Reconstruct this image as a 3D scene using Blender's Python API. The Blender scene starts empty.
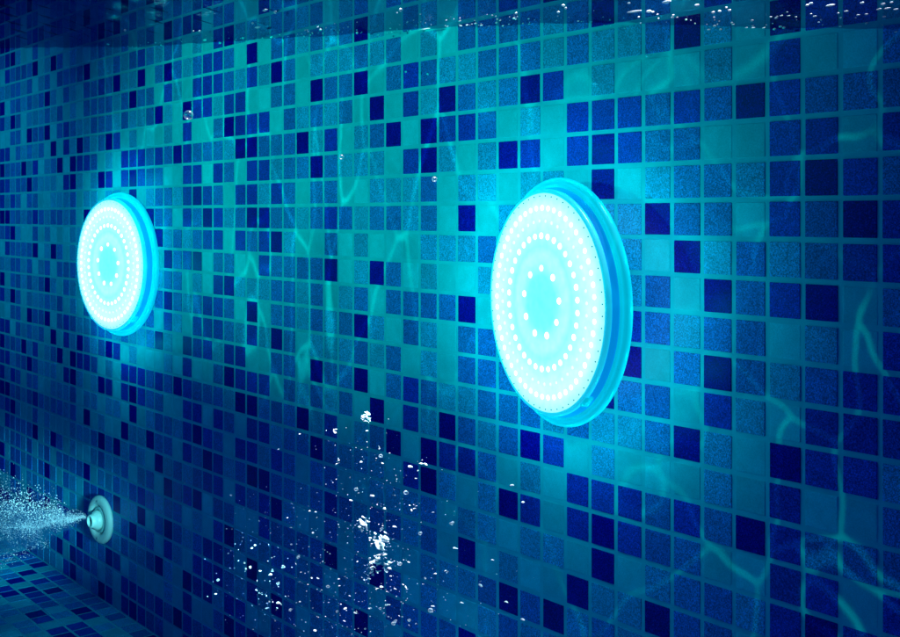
import bpy, bmesh, math, random
from mathutils import Vector, Matrix
random.seed(7)
R = math.radians
sc = bpy.context.scene
COL = sc.collection

# ---------------------------------------------------------------- camera
FPX = 1110.19                       # focal length in pixels of a 900 px wide picture
cam_d = bpy.data.cameras.new('camera'); cam = bpy.data.objects.new('camera', cam_d); COL.objects.link(cam)
cam_d.sensor_width = 36.0; cam_d.lens = FPX/900*36.0
cam_d.shift_y = -(318.5-215.64)/900
cam_d.clip_start = 0.01; cam_d.clip_end = 100
cam.location = (0, 0, 0); cam.rotation_euler = (R(90), 0, 0)
sc.camera = cam

# wall frame: k = tile column (growing towards the camera's right), j = tile row (growing downwards), n = off the wall (all in tiles)
S = 0.035                           # tile pitch, metres
TH = R(39.920); ST, CT = math.sin(TH), math.cos(TH)
CC = FPX*S/0.0321065
Z0 = CC/483.9; X0 = (4.968-450)/FPX*Z0
ZH = 0.04524*CC/FPX
PHI = -(math.pi/2-TH)
def W(k, j, n):
    return Vector((X0+ST*k*S-CT*n*S, Z0-CT*k*S-ST*n*S, ZH-j*S))

# ---------------------------------------------------------------- world and lamps
world = bpy.data.worlds.new('World'); sc.world = world; world.use_nodes = True
bg = world.node_tree.nodes['Background']
bg.inputs['Color'].default_value = (0.0, 0.04, 1.0, 1); bg.inputs['Strength'].default_value = 0.14

def lamp(name, kind, loc, energy, color, target=None, **kw):
    d = bpy.data.lights.new(name, kind); d.energy = energy; d.color = color
    for a, b in kw.items(): setattr(d, a, b)
    o = bpy.data.objects.new(name, d); COL.objects.link(o); o.location = loc
    if target is not None:
        o.rotation_euler = (Vector(target)-Vector(loc)).to_track_quat('-Z', 'Y').to_euler()
    return o
# added spot from the camera's side: rippled teal light on the wall (a gobo of caustics in the lamp itself)
key = lamp('rippled_light', 'SPOT', W(36, -4, 34), 36, (0.0, 0.95, 0.68), W(36, -1.8, 0), spot_size=R(46), spot_blend=1.0, shadow_soft_size=0.004)
key.scale = (1.9, 0.88, 1.0)
def ripple(light, scale, width, lo, hi, gain, base):
    """caustic pattern thrown by a lamp: thin bright lines over a soft uneven base"""
    kd = light.data; kd.use_nodes = True; nt = kd.node_tree; L = nt.links.new
    def node(t, **kw):
        n = nt.nodes.new(t)
        for a, b in kw.items(): n.inputs[int(a[1:]) if a[1:].isdigit() else a].default_value = b
        return n
    em = nt.nodes['Emission']; tc = nt.nodes.new('ShaderNodeTexCoord'); v = tc.outputs['Normal']
    nz = node('ShaderNodeTexNoise', Scale=scale*.6, Detail=2)
    mv = nt.nodes.new('ShaderNodeMix'); mv.data_type = 'VECTOR'; mv.inputs[0].default_value = 1.3/scale
    vo = node('ShaderNodeTexVoronoi', Scale=scale); vo.feature = 'DISTANCE_TO_EDGE'
    mr = node('ShaderNodeMapRange', _1=0.0, _2=width, _3=1.0, _4=0.0); mr.interpolation_type = 'SMOOTHERSTEP'
    n2 = node('ShaderNodeTexNoise', Scale=scale*1.1, Detail=1)
    m2 = node('ShaderNodeMapRange', _1=lo, _2=hi, _3=0.0, _4=gain)
    n3 = node('ShaderNodeTexNoise', Scale=scale*.45, Detail=3)
    m3 = node('ShaderNodeMapRange', _1=0.3, _2=0.7, _3=base*.7, _4=base*1.25)
    mul = nt.nodes.new('ShaderNodeMath'); mul.operation = 'MULTIPLY'; add = nt.nodes.new('ShaderNodeMath'); add.operation = 'ADD'
    L(v, nz.inputs['Vector']); L(v, mv.inputs[4]); L(nz.outputs['Color'], mv.inputs[5]); L(mv.outputs[1], vo.inputs['Vector'])
    L(vo.outputs['Distance'], mr.inputs[0]); L(v, n2.inputs['Vector']); L(n2.outputs['Fac'], m2.inputs[0])
    L(mr.outputs[0], mul.inputs[0]); L(m2.outputs[0], mul.inputs[1]); L(v, n3.inputs['Vector']); L(n3.outputs['Fac'], m3.inputs[0])
    L(mul.outputs[0], add.inputs[0]); L(m3.outputs[0], add.inputs[1]); L(add.outputs[0], em.inputs['Strength'])
ripple(key, 8.0, 0.028, 0.30, 0.55, 1.3, 1.0)
side = lamp('rippled_light_side', 'SPOT', W(62, 0, 22), 3.0, (0.0, 0.95, 0.62), W(59, 4, 0), spot_size=R(95), spot_blend=0.7, shadow_soft_size=0.003)  # second added gobo spot, for caustics on the near right wall
ripple(side, 8.0, 0.020, 0.30, 0.54, 2.5, 0.02)

# added spot that lifts the far left wall, from the camera's side
lamp('blue_far_fill', 'SPOT', W(0, -4, 26), 10, (0.0, 0.85, 1.0), W(1, 0, 0), spot_size=R(60), spot_blend=1.0, shadow_soft_size=0.05)
# added point lamps standing in for the glow round each pool lamp
for kk, jj in ((50.3, 3.9), (18.6, 3.9)):
    lamp('lens_glow', 'POINT', W(kk-0.8, jj, 5.0), 0.42, (0.0, 0.86, 1.0), shadow_soft_size=0.0)
    for q in range(16):
        a = 2*math.pi*q/16
        lamp('rim_glow', 'POINT', W(kk+4.45*math.cos(a), jj+4.45*math.sin(a), 1.25), 0.030, (0.0, 0.95, 0.98), shadow_soft_size=0.0)
# added spots that brighten the bubbles from above and the jet from the right
lamp('bubble_fill_spot', 'SPOT', W(46.8, -22, 5.0), 190, (0.85, 1.0, 1.0), W(46.3, 14, 5.0), spot_size=R(17), spot_blend=0.6, shadow_soft_size=0.02)
lamp('jet_fill_spot', 'SPOT', W(44, 12.5, 6.0), 105, (0.26, 0.84, 1.0), W(15, 17.2, 3.4), spot_size=R(16), spot_blend=0.8, shadow_soft_size=0.05)

# added strip lamps above the water line that whiten the droplets, thrown down and a little away from the wall
_out = (W(0, 0, 1)-W(0, 0, 0)).normalized(); _dn = (Vector((0, 0, -1))+_out*math.tan(R(20))).normalized()
_x = (W(1, 0, 0)-W(0, 0, 0)).normalized(); _z = -_dn; _y = _z.cross(_x)
for ka, kb, jj, en in ((17, 26, -10.6, .22), (26, 35, -9.3, .34), (35, 44, -7.9, .38), (44, 53, -6.6, .34), (53, 63, -5.3, .32)):
    a_ = lamp('droplet_fill_strip', 'AREA', W((ka+kb)/2, jj, .12), en, (0.9, 1.0, 1.0), shape='RECTANGLE', size=(kb-ka)*S, size_y=0.006, spread=R(18))
    a_.rotation_euler = Matrix((_x, _y, _z)).transposed().to_euler()

sc.view_settings.view_transform = 'Standard'; sc.view_settings.look = 'None'
sc.view_settings.exposure = 0; sc.view_settings.gamma = 1

# ---------------------------------------------------------------- helpers
def tag(o, label=None, cat=None, group=None, kind=None):
    if label: o['label'] = label
    if cat: o['category'] = cat
    if group: o['group'] = group
    if kind: o['kind'] = kind
    return o
def mesh_obj(name, verts, faces, mat, parent=None, smooth=False):
    me = bpy.data.meshes.new(name); me.from_pydata(verts, [], faces); me.update()
    if mat: me.materials.append(mat)
    if smooth:
        for p in me.polygons: p.use_smooth = True
    o = bpy.data.objects.new(name, me); COL.objects.link(o)
    if parent: o.parent = parent
    return o
def bm_obj(name, bm, mat, parent=None, smooth=True):
    me = bpy.data.meshes.new(name); bm.to_mesh(me); bm.free()
    me.materials.append(mat)
    for p in me.polygons: p.use_smooth = smooth
    o = bpy.data.objects.new(name, me); COL.objects.link(o)
    if parent: o.parent = parent
    return o
def lathe(profile, seg=128, axis='Y', closed=False):
    """profile: (radius, height along -Y = away from the wall)"""
    vs, fs = [], []
    m = len(profile)
    for i in range(seg):
        a = 2*math.pi*i/seg
        for r, h in profile: vs.append((r*math.cos(a), -h, r*math.sin(a)))
    for i in range(seg):
        i2 = (i+1) % seg
        for q in range(m-1 if not closed else m):
            q2 = (q+1) % m
            fs.append((i*m+q, i*m+q2, i2*m+q2, i2*m+q))
    return vs, fs
def node_mat(name):
    m = bpy.data.materials.new(name); m.use_nodes = True
    return m, m.node_tree, m.node_tree.nodes['Principled BSDF']

# ---------------------------------------------------------------- materials
def tile_material():
    m, nt, p = node_mat('glass_mosaic')
    N = nt.nodes.new; L = nt.links.new
    at = N('ShaderNodeAttribute'); at.attribute_name = 'tone'
    rn = N('ShaderNodeAttribute'); rn.attribute_name = 'vary'
    cr = N('ShaderNodeValToRGB'); cr.color_ramp.interpolation = 'LINEAR'
    e = cr.color_ramp.elements
    cols = [(0.0, (0.0, 0.001, 0.25, 1)), (0.25, (0.0, 0.042, 0.43, 1)), (0.5, (0.0, 0.155, 0.50, 1)), (0.75, (0.003, 0.31, 0.58, 1)), (1.0, (0.010, 0.56, 0.67, 1))]
    e[0].position, e[0].color = cols[0]; e[1].position, e[1].color = cols[-1]
    for q, c in cols[1:-1]:
        x = e.new(q); x.color = c
    L(at.outputs['Fac'], cr.inputs['Fac'])
    geo = N('ShaderNodeTexCoord')
    n1 = N('ShaderNodeTexNoise'); n1.inputs['Scale'].default_value = 900; n1.inputs['Detail'].default_value = 2; n1.inputs['Roughness'].default_value = 0.6
    n2 = N('ShaderNodeTexNoise'); n2.inputs['Scale'].default_value = 60; n2.inputs['Detail'].default_value = 3
    L(geo.outputs['Object'], n1.inputs['Vector']); L(geo.outputs['Object'], n2.inputs['Vector'])
    # granular flecks in the blue glass, none in the pale tiles
    ctr = N('ShaderNodeMapRange'); ctr.inputs[1].default_value = 0.36; ctr.inputs[2].default_value = 0.70; ctr.inputs[3].default_value = 0.52; ctr.inputs[4].default_value = 2.0
    L(n1.outputs['Fac'], ctr.inputs[0])
    amt = N('ShaderNodeMapRange'); amt.inputs[1].default_value = 0.7; amt.inputs[2].default_value = 1.0; amt.inputs[3].default_value = 1.0; amt.inputs[4].default_value = 0.15
    L(at.outputs['Fac'], amt.inputs[0])
    mixf = N('ShaderNodeMix'); mixf.inputs[2].default_value = 1.0
    L(amt.outputs[0], mixf.inputs[0]); L(ctr.outputs[0], mixf.inputs[3])
    vr = N('ShaderNodeMapRange'); vr.inputs[3].default_value = 0.86; vr.inputs[4].default_value = 1.14
    L(rn.outputs['Fac'], vr.inputs[0])
    c2 = N('ShaderNodeMapRange'); c2.inputs[1].default_value = 0.3; c2.inputs[2].default_value = 0.7; c2.inputs[3].default_value = 0.92; c2.inputs[4].default_value = 1.08
    L(n2.outputs['Fac'], c2.inputs[0])
    m1 = N('ShaderNodeMath'); m1.operation = 'MULTIPLY'; m2 = N('ShaderNodeMath'); m2.operation = 'MULTIPLY'
    L(mixf.outputs[0], m1.inputs[0]); L(vr.outputs[0], m1.inputs[1]); L(m1.outputs[0], m2.inputs[0]); L(c2.outputs[0], m2.inputs[1])
    vm = N('ShaderNodeVectorMath'); vm.operation = 'SCALE'
    L(cr.outputs['Color'], vm.inputs[0]); L(m2.outputs[0], vm.inputs['Scale'])
    # a few pale blue grains inside the glass
    gr = N('ShaderNodeMapRange'); gr.inputs[1].default_value = 0.62; gr.inputs[2].default_value = 0.74; gr.inputs[3].default_value = 0.0; gr.inputs[4].default_value = 0.16
    L(n1.outputs['Fac'], gr.inputs[0])
    mg = N('ShaderNodeMath'); mg.operation = 'MULTIPLY'; L(gr.outputs[0], mg.inputs[0]); L(amt.outputs[0], mg.inputs[1])
    mc = N('ShaderNodeMix'); mc.data_type = 'RGBA'; mc.inputs[7].default_value = (0.02, 0.40, 0.95, 1)
    L(mg.outputs[0], mc.inputs[0]); L(vm.outputs[0], mc.inputs[6])
    L(mc.outputs[2], p.inputs['Base Color'])
    p.inputs['Roughness'].default_value = 0.42; p.inputs['Specular IOR Level'].default_value = 0.12
    bp = N('ShaderNodeBump'); bp.inputs['Strength'].default_value = 0.25; bp.inputs['Distance'].default_value = 0.0006
    L(n1.outputs['Fac'], bp.inputs['Height']); L(bp.outputs['Normal'], p.inputs['Normal'])
    return m
def grout_material():
    m, nt, p = node_mat('teal_grout')
    N = nt.nodes.new; L = nt.links.new
    geo = N('ShaderNodeTexCoord'); n1 = N('ShaderNodeTexNoise'); n1.inputs['Scale'].default_value = 45; n1.inputs['Detail'].default_value = 6
    L(geo.outputs['Object'], n1.inputs['Vector'])
    cr = N('ShaderNodeValToRGB'); e = cr.color_ramp.elements
    e[0].position = 0.3; e[0].color = (0.008, 0.52, 0.63, 1); e[1].position = 0.7; e[1].color = (0.012, 0.61, 0.71, 1)
    L(n1.outputs['Fac'], cr.inputs['Fac']); L(cr.outputs['Color'], p.inputs['Base Color'])
    p.inputs['Roughness'].default_value = 0.85; p.inputs['Specular IOR Level'].default_value = 0.1
    bp = N('ShaderNodeBump'); bp.inputs['Strength'].default_value = 0.3; bp.inputs['Distance'].default_value = 0.0006
    n2 = N('ShaderNodeTexNoise'); n2.inputs['Scale'].default_value = 700
    L(geo.outputs['Object'], n2.inputs['Vector']); L(n2.outputs['Fac'], bp.inputs['Height']); L(bp.outputs['Normal'], p.inputs['Normal'])
    return m
M_TILE = tile_material(); M_GROUT = grout_material()

def plain(name, col, rough=0.4, emit=None, es=0.0, spec=0.4):
    m, nt, p = node_mat(name)
    p.inputs['Base Color'].default_value = (*col, 1); p.inputs['Roughness'].default_value = rough
    p.inputs['Specular IOR Level'].default_value = spec
    if emit: p.inputs['Emission Color'].default_value = (*emit, 1); p.inputs['Emission Strength'].default_value = es
    # faint mottling keeps the plastic from looking flat
    n = nt.nodes.new('ShaderNodeTexNoise'); n.inputs['Scale'].default_value = 140; n.inputs['Detail'].default_value = 4
    b = nt.nodes.new('ShaderNodeBump'); b.inputs['Strength'].default_value = 0.14; b.inputs['Distance'].default_value = 0.0008
    t = nt.nodes.new('ShaderNodeTexCoord'); nt.links.new(t.outputs['Object'], n.inputs['Vector'])
    nt.links.new(n.outputs['Fac'], b.inputs['Height']); nt.links.new(b.outputs['Normal'], p.inputs['Normal'])
    return m
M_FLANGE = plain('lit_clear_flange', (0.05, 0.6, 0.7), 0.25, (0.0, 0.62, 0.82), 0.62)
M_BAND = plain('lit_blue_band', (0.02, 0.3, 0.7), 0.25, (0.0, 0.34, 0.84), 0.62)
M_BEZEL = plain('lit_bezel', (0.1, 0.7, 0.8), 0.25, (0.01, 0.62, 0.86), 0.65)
M_LED = plain('led_white', (0.9, 1, 1), 0.3, (1.0, 1.0, 1.0), 2.2)
M_LED2 = plain('led_soft', (0.8, 1, 1), 0.3, (0.86, 1.0, 1.0), 1.0)
M_DOT = plain('dark_rivet', (0.02, 0.3, 0.35), 0.5, (0.0, 0.35, 0.42), 0.5)
M_MOUNT = plain('mount_plastic', (0.1, 0.5, 0.6), 0.5)
M_NOZ = plain('pale_plastic', (0.42, 0.80, 0.70), 0.38)
M_NOZD = plain('recess_plastic', (0.20, 0.55, 0.52), 0.45)
M_SCREW = plain('screw_metal', (0.10, 0.30, 0.32), 0.35)

def lens_material(rf):
    m, nt, p = node_mat('glowing_lens')
    N = nt.nodes.new; L = nt.links.new
    t = N('ShaderNodeTexCoord'); ln = N('ShaderNodeVectorMath'); ln.operation = 'LENGTH'
    sx = N('ShaderNodeSeparateXYZ'); cb = N('ShaderNodeCombineXYZ'); L(t.outputs['Object'], sx.inputs[0]); L(sx.outputs[0], cb.inputs[0]); L(sx.outputs[2], cb.inputs[2])
    L(cb.outputs[0], ln.inputs[0])
    dv = N('ShaderNodeMath'); dv.operation = 'DIVIDE'; dv.inputs[1].default_value = rf; L(ln.outputs['Value'], dv.inputs[0])
    cr = N('ShaderNodeValToRGB'); e = cr.color_ramp.elements
    stops = [(0.0, (.17, .95, 1)), (.24, (.20, .98, 1)), (.36, (.42, 1, 1)), (.43, (.46, 1, 1)), (.50, (.32, 1, 1)), (.60, (.44, 1, 1)), (.68, (.55, 1, 1)), (.75, (.62, 1, 1)), (.86, (.66, 1, 1)), (.93, (.46, 1, 1)), (.975, (.35, .98, 1)), (1.0, (.10, .85, .95))]
    e[0].position, e[0].color = stops[0][0], (*stops[0][1], 1); e[1].position, e[1].color = 1.0, (*stops[-1][1], 1)
    for q, c in stops[1:-1]:
        x = e.new(q); x.color = (*c, 1)
    L(dv.outputs[0], cr.inputs['Fac'])
    n = N('ShaderNodeTexNoise'); n.inputs['Scale'].default_value = 130; n.inputs['Detail'].default_value = 3; L(t.outputs['Object'], n.inputs['Vector'])
    mp = N('ShaderNodeMapRange'); mp.inputs[1].default_value = .3; mp.inputs[2].default_value = .7; mp.inputs[3].default_value = .88; mp.inputs[4].default_value = 1.1
    L(n.outputs['Fac'], mp.inputs[0]); L(mp.outputs[0], p.inputs['Emission Strength'])
    L(cr.outputs['Color'], p.inputs['Emission Color'])
    p.inputs['Base Color'].default_value = (0.1, 0.3, 0.32, 1); p.inputs['Roughness'].default_value = 0.15; p.inputs['Specular IOR Level'].default_value = 0.3
    return m

def bubble_material():
    m = bpy.data.materials.new('air_bubble'); m.use_nodes = True; nt = m.node_tree; N = nt.nodes.new; L = nt.links.new
    nt.nodes.clear(); out = N('ShaderNodeOutputMaterial')
    lw = N('ShaderNodeLayerWeight'); lw.inputs['Blend'].default_value = 0.45
    pw = N('ShaderNodeMapRange'); pw.inputs[1].default_value = 0.15; pw.inputs[2].default_value = 0.8; pw.inputs[3].default_value = 0.04; pw.inputs[4].default_value = 0.95
    L(lw.outputs['Facing'], pw.inputs[0])
    tr = N('ShaderNodeBsdfTransparent'); df = N('ShaderNodeBsdfDiffuse'); df.inputs['Color'].default_value = (0.85, 0.95, 0.97, 1)
    gl = N('ShaderNodeBsdfGlossy'); gl.inputs['Roughness'].default_value = 0.25; gl.inputs['Color'].default_value = (1, 1, 1, 1)
    m1 = N('ShaderNodeMixShader'); m1.inputs[0].default_value = 0.5; L(df.outputs[0], m1.inputs[1]); L(gl.outputs[0], m1.inputs[2])
    m2 = N('ShaderNodeMixShader'); L(pw.outputs[0], m2.inputs[0]); L(tr.outputs[0], m2.inputs[1]); L(m1.outputs[0], m2.inputs[2])
    L(m2.outputs[0], out.inputs['Surface'])
    return m
M_BUB = bubble_material()
M_FOAM = plain('white_froth', (0.92, 0.97, 0.97), 0.3, spec=0.6)
M_SPRAY = plain('jet_spray', (0.80, 0.92, 0.90), 0.35, spec=0.6)

# ---------------------------------------------------------------- mosaic: 32 x 11 sheet, 0 = navy ... 4 = pale teal
SHEET = ['31242244333243343340432231012411', '02232123223240434403302241201320', '10344243444333202032340323211412', '12222043024344323324324021042244', '32232432422220433232123224341033', '42232320342342212033042023211240', '30243332324342222320224134111231', '42240220421233222323320340113114', '14232324041302320143444341442011', '22203143204011243411121201222300', '13220233341034301410122441141241']
def tiles(k0, k1, j0, j1, place, name, parent, rowshift=0):
    """place(u, v, h) -> point; u,v in tiles, h = height above the grout in tiles"""
    vs, fs, tone, vary = [], [], [], []
    rnd = random.Random(3)
    hw = 0.434; c = 0.014
    oct_ = [(-hw+c, -hw), (hw-c, -hw), (hw, -hw+c), (hw, hw-c), (hw-c, hw), (-hw+c, hw), (-hw, hw-c), (-hw, -hw+c)]
    for k in range(k0, k1):
        for j in range(j0, j1):
            lv = int(SHEET[(j+rowshift) % 11][k % 32])
            t = lv/4 + (rnd.uniform(-0.05, 0.05) if 0 < lv < 4 else 0)
            h = 0.018 if lv < 4 else 0.008
            h *= rnd.uniform(0.8, 1.2)
            tx, ty = rnd.uniform(-.008, .008), rnd.uniform(-.008, .008)
            dx, dy = rnd.uniform(-.008, .008), rnd.uniform(-.008, .008)
            b = len(vs); cu, cv = k+0.5+dx, j+0.5+dy
            for q, (s1, hh) in enumerate(((1.0, -0.01), (0.99, h*0.6), (0.97, h))):
                for (x, y) in oct_:
                    x *= s1; y *= s1
                    vs.append(place(cu+x, cv+y, hh+(tx*x+ty*y if q else 0)))
            for q in range(2):
                for i in range(8):
                    i2 = (i+1) % 8
                    fs.append((b+q*8+i, b+q*8+i2, b+q*8+8+i2, b+q*8+8+i))
            fs.append(tuple(b+16+i for i in range(8)))
            r_ = rnd.random()
            tone += [t]*17; vary += [r_]*17
    o = mesh_obj(name, vs, fs, M_TILE, parent)
    me = o.data
    a = me.attributes.new('tone', 'FLOAT', 'FACE'); a.data.foreach_set('value', tone)
    a = me.attributes.new('vary', 'FLOAT', 'FACE'); a.data.foreach_set('value', vary)
    return o
def recalc(o):
    bm = bmesh.new(); bm.from_mesh(o.data); bmesh.ops.recalc_face_normals(bm, faces=bm.faces); bm.to_mesh(o.data); bm.free()

K0, K1, J0, JF = -44, 84, -20, 22
# wall: grout slab as the thing itself, with the mosaic as its part
def box_pts(k0, k1, j0, j1, n0, n1):
    p = [(k*S, -n*S, -j*S) for k in (k0, k1) for n in (n0, n1) for j in (j0, j1)]
    f = [(0, 1, 3, 2), (4, 6, 7, 5), (0, 4, 5, 1), (2, 3, 7, 6), (0, 2, 6, 4), (1, 5, 7, 3)]
    return p, f
p, f = box_pts(K0, K1, J0, JF+1, -4, 0)
wall = mesh_obj('tiled_wall', p, f, M_GROUT); wall.location = W(0, 0, 0); wall.rotation_euler = (0, 0, PHI); recalc(wall)
tag(wall, 'long pool wall of blue and teal mosaic tiles with pale teal grout', 'pool wall', kind='structure')
tiles(K0, K1, J0, JF, lambda u, v, h: (u*S, -h*S, -v*S), 'mosaic_tiles', wall)
p, f = box_pts(K0, K1, JF, JF+3, 0, 46)
floor = mesh_obj('pool_floor', p, f, M_GROUT); floor.location = W(0, 0, 0); floor.rotation_euler = (0, 0, PHI); recalc(floor)
tag(floor, 'pool floor of small blue and teal mosaic tiles', 'pool floor', kind='structure')
tiles(K0, K1, 0, 46, lambda u, v, h: (u*S, -v*S, -(JF-h)*S), 'mosaic_tiles', floor, rowshift=7)

# ---------------------------------------------------------------- pool lights
def pool_light(k, j, n, psi, rb, rf, t, label):
    rb *= S; rf *= S; t *= S
    root = bpy.data.objects.new('pool_light', None); COL.objects.link(root)
    root.location = W(k, j, n); root.rotation_euler = (0, 0, PHI+psi)
    tag(root, label, 'pool light', 'round glowing pool lights on the tiled wall')
    # flange: rounded ring at the back
    e = 0.10*S
    v, f = lathe([(rb*0.80, -e*1.5), (rb-e, -e*1.5), (rb-e*.3, -e*1.2), (rb, -e*.3), (rb-e*.2, e*.5), (rb-e*.8, e*1.0), (rb-e*1.6, e*1.05), (rb-e*1.9, e*0.7), (rb-e*2.2, e*0.95), (rb*0.925, e*1.2), (rb*0.80, e*1.2)], closed=True)
    o = mesh_obj('flange', v, f, M_FLANGE, root, True); recalc(o)
    # band: recessed wall between flange and bezel
    v, f = lathe([(rb*0.925, e*0.9), (rb*0.915, e*1.6), (rf+e*.25, e*2.2), (rf+e*.1, t-e*1.6), (rf*0.9, t-e*1.6), (rf*0.9, e*.9)], closed=True)
    o = mesh_obj('band', v, f, M_BAND, root, True); recalc(o)
    v, f = lathe([(rf+e*.1, t-e*1.9), (rf+e*.38, t-e*1.5), (rf+e*.42, t-e*.8), (rf+e*.15, t-e*.15), (rf-e*.25, t+e*.03), (rf-e*.6, t-e*.1), (rf*0.9, t-e*.6), (rf*0.9, t-e*1.9)], closed=True)
    o = mesh_obj('bezel', v, f, M_BEZEL, root, True); recalc(o)
    # gently domed glowing lens
    prof = [(0.0001, t+e*0.55)] + [(rf*0.985*q/16, t+e*0.55*(1-(q/16)**2)-(e*0.15 if q == 16 else 0)) for q in range(1, 17)]
    v, f = lathe(prof, 128)
    lens = mesh_obj('lens', v, f, lens_material(rf), root, True); recalc(lens)
    def h_at(r): return t+e*0.55*(1-(r/(rf*.985))**2)
    # LEDs
    bm = bmesh.new(); bmesh.ops.create_uvsphere(bm, u_segments=12, v_segments=8, radius=1.0)
    bmesh.ops.scale(bm, vec=(1, 0.45, 1), verts=bm.verts)
    led = bm_obj('led', bm, M_LED, root); first = True
    rings = [(0.845, 52, 0.024, 0.0), (0.595, 34, 0.027, 0.1), (0.305, 9, 0.030, R(9))]
    for rr, cnt, sz, a0 in rings:
        for i in range(cnt):
            a = a0+2*math.pi*i/cnt
            if cnt == 9 and i == 0: a -= 0.05
            o = led if first else led.copy()
            if not first: COL.objects.link(o); o.parent = root
            first = False
            s_ = rf*sz*random.uniform(.92, 1.08)
            o.scale = (s_, s_, s_); o.location = (rr*rf*math.cos(a), -h_at(rr*rf)-rf*.002, rr*rf*math.sin(a))
    # a denser, fainter ring between the two outer ones: one part
    bm = bmesh.new()
    for i in range(44):
        a = 2*math.pi*(i+.4)/44; rr = rf*0.728
        bmesh.ops.create_uvsphere(bm, u_segments=10, v_segments=6, radius=rf*0.017*random.uniform(.8, 1.1), matrix=Matrix.Translation((rr*math.cos(a), -h_at(rr)+rf*.004, rr*math.sin(a))))
    tag(bm_obj('led_ring', bm, M_LED2, root), kind='stuff')
    # row of small dark rivets round the lens edge
    bm = bmesh.new()
    for i in range(60):
        a = 2*math.pi*(i+.5)/60; rr = rf*0.952
        bmesh.ops.create_uvsphere(bm, u_segments=8, v_segments=5, radius=rf*0.0065, matrix=Matrix.Translation((rr*math.cos(a), -h_at(rr)-rf*.001, rr*math.sin(a))))
    bm_obj('rivet_row', bm, M_DOT, lens)
    # short neck that carries the tilted lamp on the wall
    v, f = lathe([(rb*0.42, -(n+0.5)*S), (rb*0.45, -(n*0.5)*S), (rb*0.56, -e), (rb*0.4, -e*.5)])
    o = mesh_obj('mount', v, f, M_MOUNT, root, True); recalc(o)
    # release clip on the rim, lower right
    bm = bmesh.new(); bmesh.ops.create_cube(bm, size=1)
    bmesh.ops.scale(bm, vec=(rf*0.13, t*0.5, rf*0.035), verts=bm.verts)
    bmesh.ops.bevel(bm, geom=bm.edges[:], offset=rf*.008, segments=2, affect='EDGES')
    o = bm_obj('clip', bm, M_FLANGE, root); a = R(-52)
    o.location = ((rf+e*.45)*math.cos(a), -t*0.62, (rf+e*.45)*math.sin(a)); o.rotation_euler = (0, math.pi/2-a+math.pi, 0)
    return root
pool_light(50.605, 3.891, 0.956, R(-13.83), 3.58, 3.203, 0.488, 'large bright round LED pool light, nearest on the right, glowing cyan on the tiles')
pool_light(18.939, 3.882, 0.493, R(6.17), 3.661, 3.332, 0.582, 'smaller looking round LED pool light on the far left above the jet nozzle')

# ---------------------------------------------------------------- jet nozzle
noz = bpy.data.objects.new('jet_nozzle', None); COL.objects.link(noz); noz.location = W(15.85, 17.6, 0.15); noz.rotation_euler = (0, 0, PHI+R(5))
tag(noz, 'round pale green return jet nozzle low on the left of the wall, blowing water', 'jet nozzle')
r = 1.27*S
v, f = lathe([(r*.40, -.5*S), (r*.80, -.5*S), (r*.82, -.05*S), (r*.99, -.02*S), (r, .05*S), (r*.985, .13*S), (r*.93, .20*S), (r*.84, .235*S), (r*.70, .245*S), (r*.63, .20*S), (r*.585, .10*S), (r*.55, .06*S), (r*.40, .05*S)], 72, closed=True)
o = mesh_obj('flange', v, f, M_NOZ, noz, True); recalc(o)
v, f = lathe([(r*.20, .02*S), (r*.56, .05*S), (r*.54, .16*S), (r*.48, .22*S), (r*.43, .20*S), (r*.40, .10*S), (r*.20, .06*S)], 64, closed=True)
o = mesh_obj('retaining_ring', v, f, M_NOZD, noz, True); recalc(o)
v, f = lathe([(r*.16, .08*S), (r*.40, .09*S), (r*.41, .28*S), (r*.385, .38*S), (r*.33, .47*S), (r*.28, .54*S), (r*.27, .64*S), (r*.245, .68*S), (r*.20, .68*S), (r*.18, .50*S)], 56, closed=True)
o = mesh_obj('eyeball', v, f, M_NOZ, noz, True); recalc(o)
for zz in (1, -1):
    bm = bmesh.new(); bmesh.ops.create_uvsphere(bm, u_segments=16, v_segments=8, radius=1)
    bmesh.ops.scale(bm, vec=(r*.055, r*.02, r*.055), verts=bm.verts)
    o = bm_obj('screw', bm, M_SCREW, noz); o.location = (0, -.248*S, zz*r*.77)

# ---------------------------------------------------------------- water surface
WL = [(-44, -11.2), (-20, -10.6), (-1.0, -9.49), (21.5, -6.94), (29.6, -6.26), (37.4, -5.51), (44.6, -4.92), (51.4, -4.18), (54.9, -3.6), (60.5, -2.74), (84, -0.9)]
def wl(k):
    for (a, b), (c, d) in zip(WL, WL[1:]):
        if a <= k <= c: return b+(d-b)*(k-a)/(c-a)
    return WL[-1][1] if k > 0 else WL[0][1]
def wsm(k): return sum(wl(k+d)*w for d, w in ((-3, .15), (-1.5, .2), (0, .3), (1.5, .2), (3, .15)))
def surf(k, n):
    rip = 0.07*math.sin(k*1.9+n*1.1)+0.05*math.sin(k*3.3-n*2.3+1)+0.04*math.sin(n*3.9+k*.7)
    lift = 0.22*n - 0.0015*n*n
    return wsm(k)+rip*min(1, .25+n*.3)-lift
KW0, KW1, NW = -44, 84, 44
vs, fs = [], []
kn = int((KW1-KW0)*3); nn = NW*3
for a in range(kn+1):
    for b in range(nn+1):
        k = KW0+a/3; n = 0.04+b/3
        vs.append((k*S, -n*S, -surf(k, n)*S))
for a in range(kn):
    for b in range(nn):
        q = a*(nn+1)+b; fs.append((q, q+1, q+nn+2, q+nn+1))
m = bpy.data.materials.new('water_surface'); m.use_nodes = True; nt = m.node_tree; nt.nodes.clear()
N = nt.nodes.new; L = nt.links.new
out = N('ShaderNodeOutputMaterial'); tr = N('ShaderNodeBsdfTransparent'); tr.inputs['Color'].default_value = (0.56, 0.60, 0.72, 1)
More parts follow.
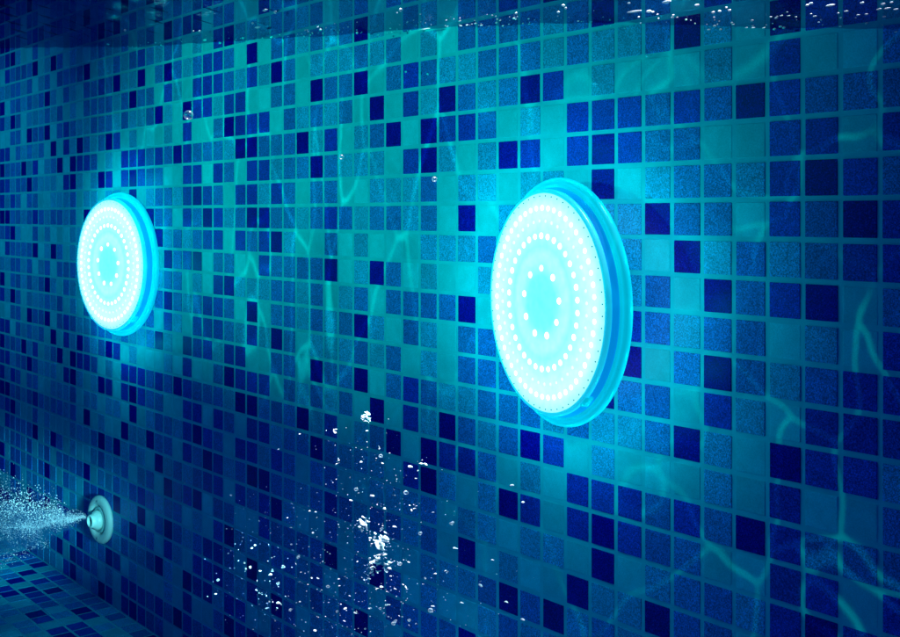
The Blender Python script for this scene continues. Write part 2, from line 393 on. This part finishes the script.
gl = N('ShaderNodeBsdfGlossy'); gl.inputs['Roughness'].default_value = 0.12; gl.inputs['Color'].default_value = (0.6, 0.9, 1, 1)
mx = N('ShaderNodeMixShader'); mx.inputs[0].default_value = 0.05
t = N('ShaderNodeTexCoord'); nn1 = N('ShaderNodeTexNoise'); nn1.inputs['Scale'].default_value = 22; nn1.inputs['Detail'].default_value = 4
b_ = N('ShaderNodeBump'); b_.inputs['Strength'].default_value = 0.6; b_.inputs['Distance'].default_value = 0.01
L(t.outputs['Object'], nn1.inputs['Vector']); L(nn1.outputs['Fac'], b_.inputs['Height']); L(b_.outputs['Normal'], gl.inputs['Normal'])
L(tr.outputs[0], mx.inputs[1]); L(gl.outputs[0], mx.inputs[2]); L(mx.outputs[0], out.inputs['Surface'])
water = mesh_obj('water', vs, fs, m, None, True); water.location = W(0, 0, 0); water.rotation_euler = (0, 0, PHI)
tag(water, 'rippling dark underside of the water surface along the top', 'water', kind='structure')

# ---------------------------------------------------------------- bubbles
PXT = 1.0/30
def blob_mesh(name, mat, seed, flat=0.6, rough=0.25, sub=2):
    rnd = random.Random(seed); bm = bmesh.new(); bmesh.ops.create_icosphere(bm, subdivisions=sub, radius=1.0)
    ph = [rnd.uniform(0, 6.28) for _ in range(6)]
    for v in bm.verts:
        c = v.co
        d = 1+rough*(math.sin(2.3*c.x+ph[0])*math.sin(2.9*c.z+ph[1])+.6*math.sin(4.1*c.x+3.3*c.y+ph[2])+.5*math.sin(5*c.z+ph[3]))
        v.co = c*d
        v.co.z *= flat
    me = bpy.data.meshes.new(name); bm.to_mesh(me); bm.free(); me.materials.append(mat)
    for p in me.polygons: p.use_smooth = True
    return me
def cap_mesh(name, mat, seed):
    """a rising bubble: a thin domed cap, hollow underneath, with an uneven rim"""
    rnd = random.Random(seed); ph = [rnd.uniform(0, 6.28) for _ in range(4)]
    cover = rnd.uniform(.75, 1.25); th = rnd.uniform(.10, .22); vs, fs = [], []; seg, rings = 18, 6
    for side in (0, 1):
        for q in range(rings+1):
            a = cover*q/rings
            for i in range(seg):
                b = 2*math.pi*i/seg
                rr = math.sin(a)*(1+.18*math.sin(2*b+ph[0])+.10*math.sin(3*b+ph[1])) / math.sin(min(cover, 1.57))
                z = (math.cos(a)-1)*.9+.10*math.sin(2*b+ph[2])*q/rings
                t_ = th*math.cos(a/cover*1.45)
                vs.append((rr*math.cos(b), rr*math.sin(b)*.8, z-(t_ if side else 0)))
    m_ = (rings+1)*seg
    for q in range(rings):
        for i in range(seg):
            i2 = (i+1) % seg
            fs.append((q*seg+i, q*seg+i2, q*seg+seg+i2, q*seg+seg+i))
            fs.append((m_+q*seg+i, m_+q*seg+seg+i, m_+q*seg+seg+i2, m_+q*seg+i2))
    for i in range(seg):
        i2 = (i+1) % seg; fs.append((rings*seg+i, rings*seg+i2, m_+rings*seg+i2, m_+rings*seg+i))
    me = bpy.data.meshes.new(name); me.from_pydata(vs, [], fs); me.materials.append(mat)
    for p in me.polygons: p.use_smooth = True
    return me
bub_meshes = [blob_mesh('air_bubble', M_BUB, s_, 0.75, 0.12, 3) for s_ in range(5)]+[cap_mesh('air_bubble', M_FOAM, s_) for s_ in range(9)]
froth_meshes = [cap_mesh('froth_bubble', M_FOAM, 20+s_) for s_ in range(8)]
CAPS = [(46.8, 7.29, 9), (45.2, 7.89, 7), (45.3, 8.86, 6), (47.4, 8.07, 6), (47.1, 9.49, 5), (46.7, 10.36, 11), (46.4, 10.48, 7), (47.7, 10.64, 14), (47.5, 10.95, 13), (47.3, 10.83, 9), (47.0, 11.76, 9), (46.8, 11.88, 8), (47.3, 11.44, 12), (47.8, 11.39, 10), (47.1, 11.46, 7), (49.5, 8.12, 7), (48.9, 8.33, 5), (49.1, 9.43, 6), (46.3, 13.1, 7), (41.4, 14.15, 7), (41.9, 13.99, 5), (40.7, 14.01, 6), (40.2, 12.59, 4), (40.1, 13.25, 5), (41.4, 13.19, 5), (48.7, 11.74, 6), (47.8, 12.46, 5), (52.8, 11.04, 5), (50.7, 9.55, 4), (49.9, 9.41, 4), (49.8, 12.1, 5), (48.2, 10.15, 5), (47.7, 9.75, 4), (45.3, 13.36, 3), (47.0, 12.77, 5), (41.2, 14.34, 5), (49.9, 11.94, 4), (53.4, 11.32, 4), (51.1, 11.53, 4), (43.2, 13.61, 4), (43.9, 12.68, 3), (53.0, 8.09, 4), (53.4, 8.43, 4), (48.7, 9.12, 5), (43.2, 8.3, 3), (41.9, 9.0, 4)]
rb_ = random.Random(11)
def place_blob(me, name, k, j, n, sz, label, cat, group=None, rz=0.0, sx=1.0):
    o = bpy.data.objects.new(name, me); COL.objects.link(o); o.location = W(k, j, n)
    o.rotation_euler = (rb_.uniform(-.3, .3), rb_.uniform(-.35, .35), PHI+rb_.uniform(-.5, .5))
    o.scale = (sz*sx, sz, sz)
    tag(o, label, cat, group); return o
LB = 'small clear air bubble with a bright rim rising in the plume below centre'
LF = 'bright white flattened burst of froth in the bubble plume below centre'
for (k, j, w) in CAPS:
    if w >= 6:
        # a burst of froth: a few lumps stuck together, one thing
        cl = rb_.randint(5, 9) if w < 9 else rb_.randint(16, 26)
        bm = bmesh.new(); lean = rb_.uniform(-.4, .4)
        for q in range(cl):
            src = rb_.choice(froth_meshes); b2 = bmesh.new(); b2.from_mesh(src)
            sz = w*PXT*S*(.04+.22*rb_.random()**2.4)
            mt = Matrix.Translation((rb_.gauss(0, .32)*w*PXT*S, rb_.gauss(0, .2)*w*PXT*S, rb_.gauss(0, .26)*w*PXT*S)) @ Matrix.Rotation(lean+rb_.uniform(-.7, .7), 4, 'Y') @ Matrix.Scale(sz, 4) @ Matrix.Diagonal((rb_.uniform(1, 1.9), 1, rb_.uniform(.6, 1.1), 1))
            b2.transform(mt); tmp = bpy.data.meshes.new('froth'); b2.to_mesh(tmp); b2.free(); bm.from_mesh(tmp); bpy.data.meshes.remove(tmp)
        o = bm_obj('froth_burst', bm, M_FOAM); o.location = W(k, j, 5); o.rotation_euler = (0, 0, PHI)
        tag(o, LF, 'froth', 'white bursts of froth in the bubble plume')
    else:
        place_blob(rb_.choice(bub_meshes), 'air_bubble', k, j, 5, w*PXT*S*.42, LB, 'bubble', 'air bubbles rising in the plume')
# the many smaller ones: the largest as things, the rest as one
def plume_pt():
    q = rb_.random()
    if q < .42:
        j = 7.4+7.5*rb_.random()**.8; k = 47.0+rb_.gauss(0, .55+.10*(j-7)); 
    elif q < .66:
        j = 10.5+4.5*rb_.random()**.7; k = 41.6+rb_.gauss(0, 1.5)
    elif q < .84:
        j = 9.5+6*rb_.random()**.7; k = 46+rb_.gauss(0, 3.2)
    else:
        j = 8+7.5*rb_.random()**.8; k = 49.5+rb_.gauss(0, 2.0)
    return k, j, rb_.uniform(3.8, 6.2)
for i in range(200):
    k, j, n = plume_pt()
    place_blob(rb_.choice(bub_meshes), 'air_bubble', k, j, n, PXT*S*(.55+1.5*rb_.random()**2.5), LB, 'bubble', 'air bubbles rising in the plume')
bm = bmesh.new()
for i in range(700):
    k, j, n = plume_pt(); r_ = PXT*S*(.15+.35*rb_.random()**2)
    bmesh.ops.create_icosphere(bm, subdivisions=1, radius=r_, matrix=Matrix.Translation((k*S, -n*S, -j*S)))
o = bm_obj('fine_bubbles', bm, M_FOAM); o.location = W(0, 0, 0); o.rotation_euler = (0, 0, PHI)
tag(o, 'fine specks of air drifting through the bubble plume', 'bubbles', kind='stuff')
M_FAINT = M_BUB.copy(); M_FAINT.name = 'faint_blur_disc'
for n_ in M_FAINT.node_tree.nodes:
    if n_.type == 'MAP_RANGE': n_.inputs[3].default_value = 0.10; n_.inputs[4].default_value = 0.26
faint_me = blob_mesh('air_bubble', M_FAINT, 3, 0.95, 0.03, 3)
# bubble shapes standing in for faint blurred discs high in front of the wall
for (k, j, w) in [(31.6, -2.7, 6), (42.6, -0.54, 2.5), (47.5, 0.32, 2.5), (55.7, -2.52, 3), (54.0, -2.01, 3.5)]:
    place_blob(faint_me, 'air_bubble', k, j, 3, w*S/30.0*(1.0 if w < 5 else 1.0), {31.6: 'faint round bubble-like blur in front of the upper wall, left of centre', 42.6: 'tiny faint bubble-like blur in front of the wall, left of the large lamp', 47.5: 'tiny faint bubble-like blur just left of the top of the large lamp', 55.7: 'faint bubble-like blur just under the waterline, upper right', 54.0: 'faint bubble-like blur above the large lamp'}[k], 'bubble')

# droplets glinting along the water line
GL = [(33.6, -6.98, 10, 3), (34.4, -6.78, 4, 4), (33.0, -6.36, 12, 3), (32.6, -6.58, 3, 3), (28.4, -6.39, 8, 3), (27.3, -6.93, 2, 2), (27.9, -6.85, 3, 3), (29.8, -6.09, 4, 3), (31.8, -6.06, 4, 3), (23.4, -6.89, 3, 2), (24.0, -6.69, 3, 2), (34.1, -5.81, 5, 3), (37.5, -5.78, 3, 2), (37.7, -5.65, 4, 3), (42.7, -5.7, 3, 5), (42.5, -5.62, 3, 2), (19.9, -7.92, 4, 3), (17.8, -7.47, 4, 3), (40.1, -5.23, 3, 3), (41.4, -4.99, 3, 2), (42.2, -4.99, 3, 2), (44.0, -4.86, 22, 1.2), (45.9, -4.72, 5, 1.5), (46.2, -4.71, 4, 1.5), (46.9, -4.61, 4, 2), (47.9, -4.46, 3, 2), (48.4, -4.63, 4, 2), (48.5, -4.77, 3, 3), (50.3, -4.55, 4, 3), (50.5, -4.72, 5, 3), (50.6, -4.62, 3, 3), (51.1, -4.18, 3, 1.5), (53.2, -4.16, 22, 2.5), (53.7, -4.09, 7, 3.5), (54.3, -4.26, 12, 3.5), (55.3, -4.03, 6, 3), (53.0, -4.42, 5, 2), (55.8, -3.77, 4, 3), (56.0, -3.77, 4, 3), (56.3, -3.75, 4, 3), (56.2, -3.84, 3, 2), (56.8, -3.25, 4, 1.5), (57.0, -3.22, 5, 1.5), (57.3, -3.18, 4, 1.5), (57.5, -3.42, 3, 1.5), (57.8, -3.41, 4, 1.5), (58.0, -3.38, 4, 1.5), (58.2, -3.32, 3, 1.5), (58.5, -3.56, 4, 3), (58.6, -3.59, 5, 3), (58.6, -3.34, 3, 2), (58.7, -3.27, 5, 2), (58.8, -3.12, 3, 1.5), (59.1, -3.47, 12, 2.5), (59.3, -3.26, 3, 2), (59.5, -3.28, 5, 2), (59.9, -3.41, 5, 3), (59.8, -3.15, 4, 2), (60.0, -3.14, 4, 2), (60.3, -3.21, 6, 2), (60.5, -3.2, 8, 2), (60.6, -3.32, 4, 2), (60.4, -3.31, 5, 3), (60.7, -3.15, 6, 2), (60.7, -2.65, 4, 1.5), (43.0, -3.53, 3, 3), (44.2, -3.34, 3, 3)]
drop_me = [blob_mesh('droplet', M_FOAM, 40+q, 1.0, 0.10, 2) for q in range(3)]
rg = random.Random(5)
for (k, j, w, h) in GL:
    pos = W(k, j, .6); px = pos.y/FPX       # one picture pixel at that distance, metres
    o = bpy.data.objects.new('water_droplet', rg.choice(drop_me)); COL.objects.link(o); o.location = pos
    o.rotation_euler = (0, rg.uniform(-.06, .06), PHI)
    fore = 0.85
    o.scale = (w*px*.40/fore, h*px*.4, h*px*.40)
    if w >= 20: lab = 'long thin white glint of water at the waterline'+(' above the left of the large lamp' if k < 50 else ', upper right')
    elif k < 36: lab = 'bright white droplet glinting at the waterline, upper left'
    elif k < 52: lab = 'bright white droplet glinting at the waterline, top middle'
    else: lab = 'bright white droplet in the splash at the waterline, upper right'
    if j in (-3.53, -3.34): lab = 'tiny white droplet below the waterline near the dark tile'
    tag(o, lab, 'water droplet', 'white droplets glinting along the waterline')
bm = bmesh.new()
for i in range(170):
    k = rg.uniform(36, 62) if rg.random() < .85 else rg.uniform(20, 36)
    j = wsm(k)+rg.gauss(-.08, .10)
    r_ = S*rg.uniform(.010, .028)
    mt = Matrix.Translation((k*S, -.5*S, -j*S)) @ Matrix.Diagonal((rg.uniform(1, 2.6), 1, 1, 1))
    bmesh.ops.create_icosphere(bm, subdivisions=1, radius=r_, matrix=mt)
o = bm_obj('waterline_spray', bm, M_FOAM); o.location = W(0, 0, 0); o.rotation_euler = (0, 0, PHI)
tag(o, 'fine white specks of spray along the waterline on the wall', 'spray', kind='stuff')

# ---------------------------------------------------------------- the jet of water
A0 = W(15.6, 17.5, .92); A1 = W(15.6, 17.0, 9.5)
ax = (A1-A0); LEN = ax.length; ax.normalize()
up = Vector((0, 0, 1)); up = (up-ax*up.dot(ax)).normalized(); sd = ax.cross(up)
def jr(u): return S*(0.24+0.36*u/S*1.0) if u < 1.2*S else S*(0.672+0.31*(u/S-1.2))
rj = random.Random(21)
def tri_blob(vs, fs, c, r_):
    b = len(vs)
    for d in ((1, 0, 0), (-1, 0, 0), (0, 1, 0), (0, -1, 0), (0, 0, 1), (0, 0, -1)):
        vs.append((c.x+d[0]*r_, c.y+d[1]*r_, c.z+d[2]*r_*.8))
    for a in ((0, 2, 4), (2, 1, 4), (1, 3, 4), (3, 0, 4), (2, 0, 5), (1, 2, 5), (3, 1, 5), (0, 3, 5)):
        fs.append(tuple(b+i for i in a))
def wob(u): return 0.10*S*math.sin(u/S*1.7)+0.06*S*math.sin(u/S*4.1+1)
vs, fs = [], []
for i in range(26000):
    u = LEN*rj.random()**.8
    a = rj.uniform(0, 6.283); q = abs(rj.gauss(0, .42))
    # curls of denser froth, thinning to clear water underneath
    curl = math.sin(u/S*2.3+2*math.sin(a+u/S*.9))+math.sin(u/S*5.1+3*a)
    if rj.random() > .62+.25*curl+(.25 if math.sin(a) > 0 else -.18): continue
    rr = jr(u)*q
    c = A0+ax*u+up*(rr*math.sin(a)*.85+wob(u)+.16*rr)+sd*rr*math.cos(a)
    tri_blob(vs, fs, c, S*rj.uniform(.008, .024)*(1+.06*u/S))
for i in range(3600):      # spray thrown off the top
    u = LEN*(.16+.84*rj.random())
    c = A0+ax*u+up*(jr(u)*(.45+abs(rj.gauss(0, .55))))+sd*jr(u)*rj.gauss(0, .6)
    tri_blob(vs, fs, c, S*(.008+.034*rj.random()**3))
for i in range(900):      # and off the bottom
    u = LEN*(.25+.75*rj.random())
    c = A0+ax*u-up*(jr(u)*(.70+abs(rj.gauss(0, .2))))+sd*jr(u)*rj.gauss(0, .5)
    tri_blob(vs, fs, c, S*rj.uniform(.008, .022))
spray = mesh_obj('jet_bubbles', vs, fs, M_SPRAY); tag(spray, 'fine bubbles and spray churned up round the water jet at the lower left', 'bubbles', kind='stuff')
# body of the jet: a ragged cone of aerated water
vs, fs = [], []; seg = 40; rows = 60
for q in range(rows+1):
    u = LEN*q/rows
    for i in range(seg):
        a = 2*math.pi*i/seg
        rag = 1+.10*math.sin(5*a+u/S*2.1)+.08*math.sin(9*a-u/S*3.7)+.06*math.sin(13*a+u/S*7.1)
        rr = jr(u)*.95*(rag if q > 3 else 1)
        c = A0+ax*u+up*(rr*math.sin(a)*.9+wob(u)-.05*rr)+sd*rr*math.cos(a); vs.append(tuple(c))
for q in range(rows):
    for i in range(seg):
        i2 = (i+1) % seg; fs.append((q*seg+i, q*seg+i2, q*seg+seg+i2, q*seg+seg+i))
fs.append(tuple(range(seg))); fs.append(tuple(rows*seg+i for i in range(seg))[::-1])
m = bpy.data.materials.new('aerated_water'); m.use_nodes = True; nt = m.node_tree; nt.nodes.clear(); N = nt.nodes.new; L = nt.links.new
out = N('ShaderNodeOutputMaterial'); pv = N('ShaderNodeVolumePrincipled'); pv.inputs['Color'].default_value = (0.04, 0.45, 1.0, 1)
pv.inputs['Anisotropy'].default_value = 0.2
t = N('ShaderNodeTexCoord'); n1 = N('ShaderNodeTexNoise'); n1.inputs['Scale'].default_value = 34; n1.inputs['Detail'].default_value = 5; n1.inputs['Roughness'].default_value = .65
mr = N('ShaderNodeMapRange'); mr.inputs[1].default_value = .38; mr.inputs[2].default_value = .68; mr.inputs[3].default_value = 6; mr.inputs[4].default_value = 34
L(t.outputs['Object'], n1.inputs['Vector']); L(n1.outputs['Fac'], mr.inputs[0]); L(mr.outputs[0], pv.inputs['Density']); L(pv.outputs[0], out.inputs['Volume'])
jet = mesh_obj('water_jet', vs, fs, m); recalc(jet)
tag(jet, 'turbulent jet of aerated water shooting left from the wall nozzle', 'water jet', kind='stuff')
